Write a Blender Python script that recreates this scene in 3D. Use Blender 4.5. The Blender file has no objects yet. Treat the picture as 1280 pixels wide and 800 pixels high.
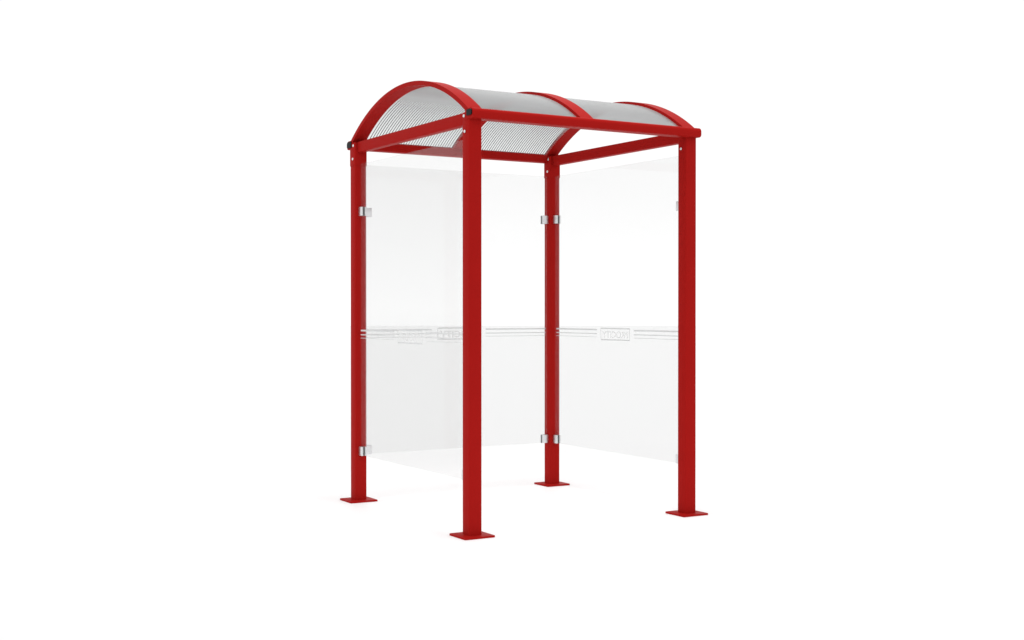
import bpy, bmesh, math
from mathutils import Vector, Matrix

scene = bpy.context.scene
col = scene.collection
W, D = 1.374, 1.403            # post spacing along the front and along the sides
HP = 0.0365                     # half post width
YC = D / 2                     # the roof is symmetric about this line
R_OUT, APEX = 1.25, 2.39       # roof arch
ZC = APEX - R_OUT
GLASS_LOW, GLASS_TOP = 0.278, 2.013

# ------------------------------------------------------------------ materials
def new_mat(name):
    m = bpy.data.materials.new(name)
    m.use_nodes = True
    nt = m.node_tree
    for n in list(nt.nodes):
        nt.nodes.remove(n)
    out = nt.nodes.new('ShaderNodeOutputMaterial')
    return m, nt, out

def principled(name, color, rough=0.5, metal=0.0, spec=0.5, noise=0.0, scale=40.0, bump=0.0, bump_scale=400.0):
    m, nt, out = new_mat(name)
    b = nt.nodes.new('ShaderNodeBsdfPrincipled')
    b.inputs['Roughness'].default_value = rough
    b.inputs['Metallic'].default_value = metal
    b.inputs['Specular IOR Level'].default_value = spec
    b.inputs['Base Color'].default_value = (*color, 1)
    tc = nt.nodes.new('ShaderNodeTexCoord')
    if noise:
        nz = nt.nodes.new('ShaderNodeTexNoise')
        nz.inputs['Scale'].default_value = scale
        nz.inputs['Detail'].default_value = 4
        nt.links.new(tc.outputs['Object'], nz.inputs['Vector'])
        mr = nt.nodes.new('ShaderNodeMapRange')
        mr.inputs['To Min'].default_value = 1 - noise
        mr.inputs['To Max'].default_value = 1 + noise
        nt.links.new(nz.outputs['Fac'], mr.inputs['Value'])
        mx = nt.nodes.new('ShaderNodeMix')
        mx.data_type = 'RGBA'; mx.blend_type = 'MULTIPLY'
        mx.inputs[0].default_value = 1.0
        mx.inputs[6].default_value = (*color, 1)
        nt.links.new(mr.outputs['Result'], mx.inputs[7])
        nt.links.new(mx.outputs[2], b.inputs['Base Color'])
    if bump:
        nb = nt.nodes.new('ShaderNodeTexNoise')
        nb.inputs['Scale'].default_value = bump_scale
        nt.links.new(tc.outputs['Object'], nb.inputs['Vector'])
        bp = nt.nodes.new('ShaderNodeBump')
        bp.inputs['Strength'].default_value = bump
        bp.inputs['Distance'].default_value = 0.001
        nt.links.new(nb.outputs['Fac'], bp.inputs['Height'])
        nt.links.new(bp.outputs['Normal'], b.inputs['Normal'])
    nt.links.new(b.outputs['BSDF'], out.inputs['Surface'])
    return m

def math_node(nt, op, a, b=None):
    n = nt.nodes.new('ShaderNodeMath'); n.operation = op
    for i, v in enumerate((a, b)):
        if v is None: continue
        if isinstance(v, (int, float)): n.inputs[i].default_value = v
        else: nt.links.new(v, n.inputs[i])
    return n.outputs[0]

def cos_incidence(nt):
    g = nt.nodes.new('ShaderNodeNewGeometry')
    d = nt.nodes.new('ShaderNodeVectorMath'); d.operation = 'DOT_PRODUCT'
    nt.links.new(g.outputs['Incoming'], d.inputs[0])
    nt.links.new(g.outputs['Normal'], d.inputs[1])
    c = math_node(nt, 'ABSOLUTE', d.outputs['Value'])
    return math_node(nt, 'MAXIMUM', c, 0.06), g

def sheet(name, absorb, tint, gloss=1.0, rough=0.0, haze=0.0, haze_color=(0.5, 0.5, 0.5), haze_power=3.0):
    """Clear sheet: Beer-Lambert absorption per face + Schlick reflection on the outer face."""
    m, nt, out = new_mat(name)
    c, g = cos_incidence(nt)
    t = math_node(nt, 'EXPONENT', -absorb)
    cc = nt.nodes.new('ShaderNodeCombineColor')
    for i, k in enumerate(tint):
        nt.links.new(math_node(nt, 'MULTIPLY', t, k), cc.inputs[i])
    tr = nt.nodes.new('ShaderNodeBsdfTransparent')
    nt.links.new(cc.outputs[0], tr.inputs['Color'])
    gl = nt.nodes.new('ShaderNodeBsdfGlossy')
    gl.inputs['Roughness'].default_value = rough
    gl.inputs['Color'].default_value = (1, 1, 1, 1)
    f = math_node(nt, 'POWER', math_node(nt, 'SUBTRACT', 1.0, c), 5.0)
    f = math_node(nt, 'ADD', math_node(nt, 'MULTIPLY', f, 0.96), 0.04)
    f = math_node(nt, 'MULTIPLY', f, math_node(nt, 'SUBTRACT', 1.0, g.outputs['Backfacing']))
    f = math_node(nt, 'MULTIPLY', f, gloss)
    mx = nt.nodes.new('ShaderNodeMixShader')
    nt.links.new(f, mx.inputs[0])
    body = tr.outputs[0]
    if haze:                                    # milky plastic: scatters more the longer the path through it; on glass, an evenly painted reflection veil
        df = nt.nodes.new('ShaderNodeBsdfDiffuse'); tl = nt.nodes.new('ShaderNodeBsdfTranslucent')
        for n in (df, tl): n.inputs['Color'].default_value = (*haze_color, 1)
        sc = nt.nodes.new('ShaderNodeMixShader'); sc.inputs[0].default_value = 0.5
        nt.links.new(df.outputs[0], sc.inputs[1]); nt.links.new(tl.outputs[0], sc.inputs[2])
        hm = nt.nodes.new('ShaderNodeMixShader')
        op = math_node(nt, 'POWER', math_node(nt, 'SUBTRACT', 1.0, c), haze_power)
        nt.links.new(math_node(nt, 'MINIMUM', math_node(nt, 'MULTIPLY', op, haze), 1.0), hm.inputs[0])
        nt.links.new(tr.outputs[0], hm.inputs[1]); nt.links.new(sc.outputs[0], hm.inputs[2])
        body = hm.outputs[0]
    nt.links.new(body, mx.inputs[1])
    nt.links.new(gl.outputs[0], mx.inputs[2])
    nt.links.new(mx.outputs[0], out.inputs['Surface'])
    return m

def film(name, color, opacity):
    m, nt, out = new_mat(name)
    tr = nt.nodes.new('ShaderNodeBsdfTransparent')
    df = nt.nodes.new('ShaderNodeBsdfDiffuse')
    df.inputs['Color'].default_value = (*color, 1)
    tl = nt.nodes.new('ShaderNodeBsdfTranslucent')
    tl.inputs['Color'].default_value = (*color, 1)
    a = nt.nodes.new('ShaderNodeMixShader'); a.inputs[0].default_value = 0.5
    nt.links.new(df.outputs[0], a.inputs[1]); nt.links.new(tl.outputs[0], a.inputs[2])
    mx = nt.nodes.new('ShaderNodeMixShader'); mx.inputs[0].default_value = opacity
    nt.links.new(tr.outputs[0], mx.inputs[1]); nt.links.new(a.outputs[0], mx.inputs[2])
    nt.links.new(mx.outputs[0], out.inputs['Surface'])
    return m

RED = principled('red_powder_coat', (0.335, 0.0090, 0.0075), rough=0.4, spec=0.012, noise=0.05, scale=9, bump=0.02)
STEEL = principled('brushed_steel', (0.74, 0.75, 0.76), rough=0.4, metal=1.0, noise=0.05, scale=60)
HOLLOW_SHADE = principled('hollow_end_shade', (0.008, 0.008, 0.0085), rough=0.5, spec=0.1, noise=0.1)  # shade inside the open gutter ends, put into the colour
RUBBER = principled('black_rubber', (0.25, 0.25, 0.25), rough=0.7, spec=0.2, noise=0.1)
FLOOR = principled('white_studio_floor', (0.91, 0.91, 0.91), rough=0.6, spec=0.3, noise=0.01, scale=2)
GLASS = sheet('clear_glass', 0.047, (0.999, 1.0, 0.9995), haze=0.03, haze_color=(0.75, 0.75, 0.75), haze_power=0.0, gloss=0.7)  # even white haze stands for the bright veil of reflected light
SKIN = sheet('clear_polycarbonate', 0.008, (0.99, 1.0, 1.0), gloss=0.35, rough=0.2, haze=1.7, haze_color=(0.385, 0.39, 0.39))
WEB = film('polycarbonate_rib', (0.13, 0.14, 0.145), 0.95)
FROST = film('frosted_film', (0.80, 0.81, 0.81), 0.75)

# ------------------------------------------------------------------ mesh helpers
def link(name, bm, mats, parent=None, smooth_angle=None):
    me = bpy.data.meshes.new(name)
    bmesh.ops.recalc_face_normals(bm, faces=bm.faces)
    bm.to_mesh(me); bm.free()
    if not isinstance(mats, (list, tuple)): mats = [mats]
    for m in mats: me.materials.append(m)
    o = bpy.data.objects.new(name, me)
    col.objects.link(o)
    if parent: o.parent = parent
    if smooth_angle:
        me.polygons.foreach_set('use_smooth', [True] * len(me.polygons))
        me.set_sharp_from_angle(angle=math.radians(smooth_angle))
    return o

def add_box(bm, x0, x1, y0, y1, z0, z1, bevel=0.0, seg=2, only=None, mat=0):
    r = bmesh.ops.create_cube(bm, size=1.0)
    vs = r['verts']
    for v in vs:
        v.co = Vector(((x0 + x1) / 2 + v.co.x * (x1 - x0), (y0 + y1) / 2 + v.co.y * (y1 - y0), (z0 + z1) / 2 + v.co.z * (z1 - z0)))
    faces = set(f for v in vs for f in v.link_faces)
    for f in faces: f.material_index = mat
    if bevel:
        es = set(e for v in vs for e in v.link_edges)
        if only is not None:
            es = [e for e in es if abs((e.verts[0].co - e.verts[1].co)[only]) > 1e-6]
        bmesh.ops.bevel(bm, geom=list(es), offset=bevel, segments=seg, profile=0.5, affect='EDGES', material=mat)

def add_disc_bolt(bm, center, axis, r=0.008, h=0.005, mat=0):
    """Dome head bolt along +/-X."""
    prof = [(1.0, 0.0), (1.0, 0.25), (0.85, 0.7), (0.5, 0.95)]
    n = 16
    rings = []
    for k, hh in prof:
        rings.append([bm.verts.new((center[0] + axis * h * hh, center[1] + r * k * math.cos(2 * math.pi * i / n), center[2] + r * k * math.sin(2 * math.pi * i / n))) for i in range(n)])
    for a, b in zip(rings, rings[1:]):
        for i in range(n):
            bm.faces.new((a[i], a[(i + 1) % n], b[(i + 1) % n], b[i])).material_index = mat
    bm.faces.new(rings[-1]).material_index = mat
    bm.faces.new(rings[0]).material_index = mat

def extrude_profile(bm, prof, x0, x1, mat=0):
    a = [bm.verts.new((x0, y, z)) for y, z in prof]
    b = [bm.verts.new((x1, y, z)) for y, z in prof]
    n = len(prof)
    for i in range(n):
        bm.faces.new((a[i], a[(i + 1) % n], b[(i + 1) % n], b[i])).material_index = mat
    bm.faces.new(a).material_index = mat
    bm.faces.new(b).material_index = mat

def empty(name, loc):
    o = bpy.data.objects.new(name, None)
    o.location = loc; o.empty_display_size = 0.2
    col.objects.link(o)
    return o

# ------------------------------------------------------------------ floor
bm = bmesh.new()
bmesh.ops.create_circle(bm, cap_ends=True, segments=96, radius=80)
floor = link('floor', bm, FLOOR)
floor['kind'] = 'structure'
floor['label'] = 'plain white studio floor under the shelter'

# ------------------------------------------------------------------ shelter
shelter = empty('shelter', (0, 0, 0))
shelter['label'] = 'red steel open-fronted shelter with three clear glass sides and arched ribbed roof on four posts'
shelter['category'] = 'shelter'

# posts -------------------------------------------------------------
def make_post():
    bm = bmesh.new()
    add_box(bm, -HP, HP, -HP, HP, 0.010, 2.140, bevel=0.006, seg=3, only=2)
    p = link('post', bm, RED, shelter, 40)
    bm = bmesh.new()
    add_box(bm, -0.087, 0.087, -0.087, 0.087, 0.0, 0.010, bevel=0.009, seg=3, only=2)
    e = [e for e in bm.edges if all(v.co.z > 0.009 for v in e.verts)]
    bmesh.ops.bevel(bm, geom=e, offset=0.0015, segments=2, profile=0.5, affect='EDGES')
    link('base_plate', bm, RED, p, 40)
    bm = bmesh.new()
    add_box(bm, -0.0390, 0.0390, -0.0390, 0.0390, 2.003, 2.137, bevel=0.006, seg=3, only=2)
    link('bracket', bm, RED, p, 40)
    for z, y in ((2.122, 0.014), (2.043, 0.006)):
        for s in (-1, 1):
            bm = bmesh.new()
            add_disc_bolt(bm, (s * 0.0387, y, z), s)
            link('bolt', bm, STEEL, p, 50)
    return p

post = make_post()
def copy_tree(o, parent):
    c = o.copy(); col.objects.link(c); c.parent = parent
    for ch in list(o.children):
        copy_tree(ch, c)
    return c
for x, y in ((0, D), (W, D), (W, 0)):
    q = copy_tree(post, shelter)
    q.location = (x, y, 0)
    if y > 0:                                   # rear posts: mirrored front to back
        for ch in q.children:
            if ch.name.startswith('bolt'):
                ch.scale = (1, -1, 1)
for p in [o for o in shelter.children if o.name.startswith('post') and o.location.y < 0.5]:
    for ch in list(p.children):                 # the front posts run up plain, without the sleeve
        if ch.name.startswith('bracket'):
            bpy.data.objects.remove(ch)

# gutters -----------------------------------------------------------
def gutter(rear):
    prof = []
    y0, y1, z0, z1 = -0.078, 0.004, 2.103, 2.155
    def arc(cy, cz, r, a0, a1, n=6):
        for i in range(n + 1):
            a = math.radians(a0 + (a1 - a0) * i / n)
            prof.append((cy + r * math.cos(a), cz + r * math.sin(a)))
    arc(y0 + 0.016, z0 + 0.016, 0.016, 180, 270)
    arc(y1 - 0.003, z0 + 0.003, 0.003, 270, 360, 2)
    arc(y1 - 0.003, z1 - 0.003, 0.003, 0, 90, 2)
    arc(y0 + 0.022, z1 - 0.022, 0.022, 90, 180)
    if rear: prof = [(D - y, z) for y, z in prof]
    bm = bmesh.new()
    extrude_profile(bm, prof, -0.0385, W + 0.0385)
    g = link('gutter', bm, RED, shelter, 35)
    cy = sum(p[0] for p in prof) / len(prof); cz = sum(p[1] for p in prof) / len(prof)
    for s, x in ((-1, -0.0385), (1, W + 0.0385)):
        bm = bmesh.new()
        ky, kz, dy, dz = (0.72, 0.72, 0, 0.002) if rear or s > 0 else (0.62, 0.58, -0.004, 0.005)
        pr = [(cy + dy + (y - cy) * ky, cz + dz + (z - cz) * kz) for y, z in prof]
        extrude_profile(bm, pr, x + s * 0.0003, x + s * 0.006)
        link('gutter_end', bm, HOLLOW_SHADE if s < 0 else RED, g, 35)  # left ends: dark block painted as the shade inside the hollow gutter
gutter(False); gutter(True)

# arches ------------------------------------------------------------
A_MAX = math.asin((YC + 0.035) / R_OUT)
def add_arc_box(bm, x0, x1, r0, r1, amax, n, mat=0, open_ends=False):
    rings = []
    for i in range(n + 1):
        a = -amax + 2 * amax * i / n
        s, c = math.sin(a), math.cos(a)
        rings.append([bm.verts.new((x, YC + r * s, ZC + r * c)) for x, r in ((x0, r0), (x1, r0), (x1, r1), (x0, r1))])
    for a, b in zip(rings, rings[1:]):
        for k in range(4):
            bm.faces.new((a[k], a[(k + 1) % 4], b[(k + 1) % 4], b[k])).material_index = mat
    bm.faces.new(rings[0]).material_index = mat
    bm.faces.new(rings[-1]).material_index = mat

for xc0, xc1 in ((-0.037, 0.045), (W / 2 - 0.041, W / 2 + 0.041), (W - 0.045, W + 0.037)):
    bm = bmesh.new()
    add_arc_box(bm, xc0, xc1, 1.226, R_OUT, A_MAX, 64)
    es = [e for e in bm.edges if abs(e.verts[0].co.x - e.verts[1].co.x) < 1e-6 and len(e.link_faces) == 2
          and e.calc_face_angle() > 1.0]
    bmesh.ops.bevel(bm, geom=es, offset=0.003, segments=2, profile=0.5, affect='EDGES')
    link('roof_arch', bm, RED, shelter, 35)

# roof sheets -------------------------------------------------------
A_ROOF = math.asin((YC + 0.020) / R_OUT)
for x0, x1 in ((0.046, W / 2 - 0.042), (W / 2 + 0.042, W - 0.046)):
    bm = bmesh.new()
    n = 48
    for r, up in ((1.2265, False), (1.2345, True)):            # two skins
        rings = []
        for i in range(n + 1):
            a = -A_ROOF + 2 * A_ROOF * i / n
            rings.append([bm.verts.new((x, YC + r * math.sin(a), ZC + r * math.cos(a))) for x in (x0, x1)])
        for a, b in zip(rings, rings[1:]):
            f = (a[0], a[1], b[1], b[0])
            bm.faces.new(f if up else f[::-1]).material_index = 0
    skins = list(bm.faces)
    k = int(round((x1 - x0) / 0.0165))
    for j in range(1, k):                                    # webs between the skins
        xw = x0 + (x1 - x0) * j / k
        wt = 0.0021
        xw = min(max(xw, x0 + wt), x1 - wt)
        add_arc_box(bm, xw - wt, xw + wt, 1.2275, 1.2285, A_ROOF, n, mat=1)
    me = bpy.data.meshes.new('roof_panel')
    bm.to_mesh(me); bm.free()
    me.materials.append(SKIN); me.materials.append(WEB)
    o = bpy.data.objects.new('roof_panel', me); col.objects.link(o); o.parent = shelter
    me.polygons.foreach_set('use_smooth', [p.material_index != 1 for p in me.polygons])

# side beams --------------------------------------------------------
for xc in (0.0, W):
    bm = bmesh.new()
    add_box(bm, xc - 0.022, xc + 0.022, HP + 0.0035, D - HP - 0.0035, 2.081, 2.143, bevel=0.003, seg=2, only=1)
    link('side_beam', bm, RED, shelter, 40)

# glass panels ------------------------------------------------------
def text_mesh(body, size):
    cu = bpy.data.curves.new('lettering', 'FONT')
    cu.body = body; cu.size = size; cu.align_x = 'CENTER'; cu.align_y = 'CENTER'
    cu.resolution_u = 3
    cu.offset = 0.0012
    ob = bpy.data.objects.new('lettering', cu)
    col.objects.link(ob)
    dg = bpy.context.evaluated_depsgraph_get()
    me = bpy.data.meshes.new_from_object(ob.evaluated_get(dg))
    bpy.data.objects.remove(ob)
    return me
TXT = text_mesh('PROCITY', 0.062)

def glass_panel(m, length):
    """m places a local frame: local x along the panel seen from outside, local z up, local -y outside."""
    def put(bm): bm.transform(m)
    h = length / 2
    bm = bmesh.new()
    add_box(bm, -h, h, -0.004, 0.004, GLASS_LOW, GLASS_TOP, bevel=0.0012, seg=1)
    put(bm)
    g = link('glass_panel', bm, GLASS, shelter)
    # frosted film: three lines broken by a framed word
    bm = bmesh.new()
    yf = -0.0052
    def strip(x0, x1, z0, z1):
        add_box(bm, x0, x1, yf - 0.0006, yf, z0, z1)
    for s in (-1, 1):
        for zc, t in ((1.021, 0.0090), (0.996, 0.0058), (0.976, 0.0033)):
            a, b = sorted((s * 0.192, s * (h - 0.002)))
            strip(a, b, zc - t / 2, zc + t / 2)
    strip(-0.146, 0.146, 1.026, 1.034)
    strip(-0.146, 0.146, 0.957, 0.9645)
    for s in (-1, 1):
        strip(s * 0.150 - 0.002, s * 0.150 + 0.002, 0.957, 1.034)
    tm = bmesh.new(); tm.from_mesh(TXT)
    xs = [v.co.x for v in tm.verts]; ys = [v.co.y for v in tm.verts]
    sx = 0.270 / (max(xs) - min(xs)); sy = 0.042 / (max(ys) - min(ys))
    cx = (max(xs) + min(xs)) / 2; cy = (max(ys) + min(ys)) / 2
    for v in tm.verts:
        v.co = Vector(((v.co.x - cx) * sx, yf - 0.0004, 0.993 + (v.co.y - cy) * sy))
    t2 = bpy.data.meshes.new('word'); tm.to_mesh(t2); tm.free()
    bm.from_mesh(t2); bpy.data.meshes.remove(t2)
    put(bm)
    link('frosted_marking', bm, FROST, g)
    # clamps
    for s in (-1, 1):
        for zc in (0.303, 1.729):
            bm = bmesh.new()
            xe = s * (h + 0.0065)                 # touches the bracket-free post face
            xi = s * (h - 0.038)
            a, b = sorted((xe, xi))
            add_box(bm, a, b, -0.0165, -0.0062, zc - 0.027, zc + 0.027, bevel=0.003, seg=2)
            add_box(bm, a, b, 0.0062, 0.0170, zc - 0.027, zc + 0.027, bevel=0.003, seg=2)
            a2, b2 = sorted((xe, s * (h + 0.0008)))
            add_box(bm, a2, b2, -0.0075, 0.0075, zc - 0.026, zc + 0.026)
            # dark rubber gasket between jaw and glass
            a3, b3 = sorted((s * (h - 0.0002), s * (h - 0.0375)))
            add_box(bm, a3, b3, -0.0064, -0.0061, zc - 0.0268, zc + 0.0268, mat=1)
            add_box(bm, a3, b3, -0.0061, -0.00425, zc - 0.0262, zc + 0.0262, mat=1)
            add_box(bm, a3, b3, 0.00425, 0.0061, zc - 0.0262, zc + 0.0262, mat=1)
            put(bm)
            link('clamp', bm, [STEEL, RUBBER], g, 40)

gap = HP + 0.0065
# left side (outside is -X): local x -> -Y, local -y -> -X
M_left = Matrix(((0, 1, 0, 0), (-1, 0, 0, D / 2), (0, 0, 1, 0), (0, 0, 0, 1)))
# right side (outside is +X): local x -> +Y, local -y -> +X
M_right = Matrix(((0, -1, 0, W), (1, 0, 0, D / 2), (0, 0, 1, 0), (0, 0, 0, 1)))
# rear (outside is +Y): local x -> -X, local -y -> +Y
M_rear = Matrix(((-1, 0, 0, W / 2), (0, -1, 0, D), (0, 0, 1, 0), (0, 0, 0, 1)))
glass_panel(M_left, D - 2 * gap)
glass_panel(M_right, D - 2 * gap)
glass_panel(M_rear, W - 2 * gap)

# ------------------------------------------------------------------ light
w = bpy.data.worlds.new('World'); scene.world = w
w.use_nodes = True
nt = w.node_tree
bg = nt.nodes['Background']
tc = nt.nodes.new('ShaderNodeTexCoord')
sep = nt.nodes.new('ShaderNodeSeparateXYZ')
nt.links.new(tc.outputs['Generated'], sep.inputs[0])
cr = nt.nodes.new('ShaderNodeValToRGB')
nt.links.new(math_node(nt, 'ABSOLUTE', sep.outputs['Z']), cr.inputs[0])
els = cr.color_ramp.elements
els[0].position = 0.0; els[0].color = (1.18, 1.18, 1.18, 1)
els[1].position = 0.13; els[1].color = (1.04, 1.04, 1.04, 1)
e = els.new(0.35); e.color = (1.04, 1.04, 1.04, 1)
e = els.new(0.7); e.color = (1.17, 1.17, 1.17, 1)
nt.links.new(cr.outputs[0], bg.inputs['Color'])
bg.inputs['Strength'].default_value = 1.0

def spot(name, loc, target, power, cone, radius):
    l = bpy.data.lights.new(name, 'SPOT')
    l.energy = power; l.spot_size = math.radians(cone); l.spot_blend = 1.0
    l.shadow_soft_size = radius
    o = bpy.data.objects.new(name, l); col.objects.link(o)
    o.location = loc
    o.rotation_euler = (Vector(target) - Vector(loc)).to_track_quat('-Z', 'Y').to_euler()
    return o
spot('floor_fill_spot', (0.6, 0.3, 6.5), (0.6, 0.3, 0), 640, 46, 0.9)  # added, unseen fill: lifts the shade on the floor around the shelter to white

# ------------------------------------------------------------------ camera
cam = bpy.data.cameras.new('camera')
cam.sensor_width = 36.0
cam.lens = 36.0 * 1604.09 / 1280.0
cam.clip_end = 500
co = bpy.data.objects.new('camera', cam); col.objects.link(co)
co.location = (-3.1411, -5.6714, 1.1507)
co.rotation_euler = (math.pi / 2 - 0.0088, 0, -0.5369)
scene.camera = co

scene.view_settings.view_transform = 'Standard'
scene.view_settings.look = 'None'
scene.view_settings.exposure = 0
scene.view_settings.gamma = 1
scene.cycles.transparent_max_bounces = 64
scene.cycles.max_bounces = 12
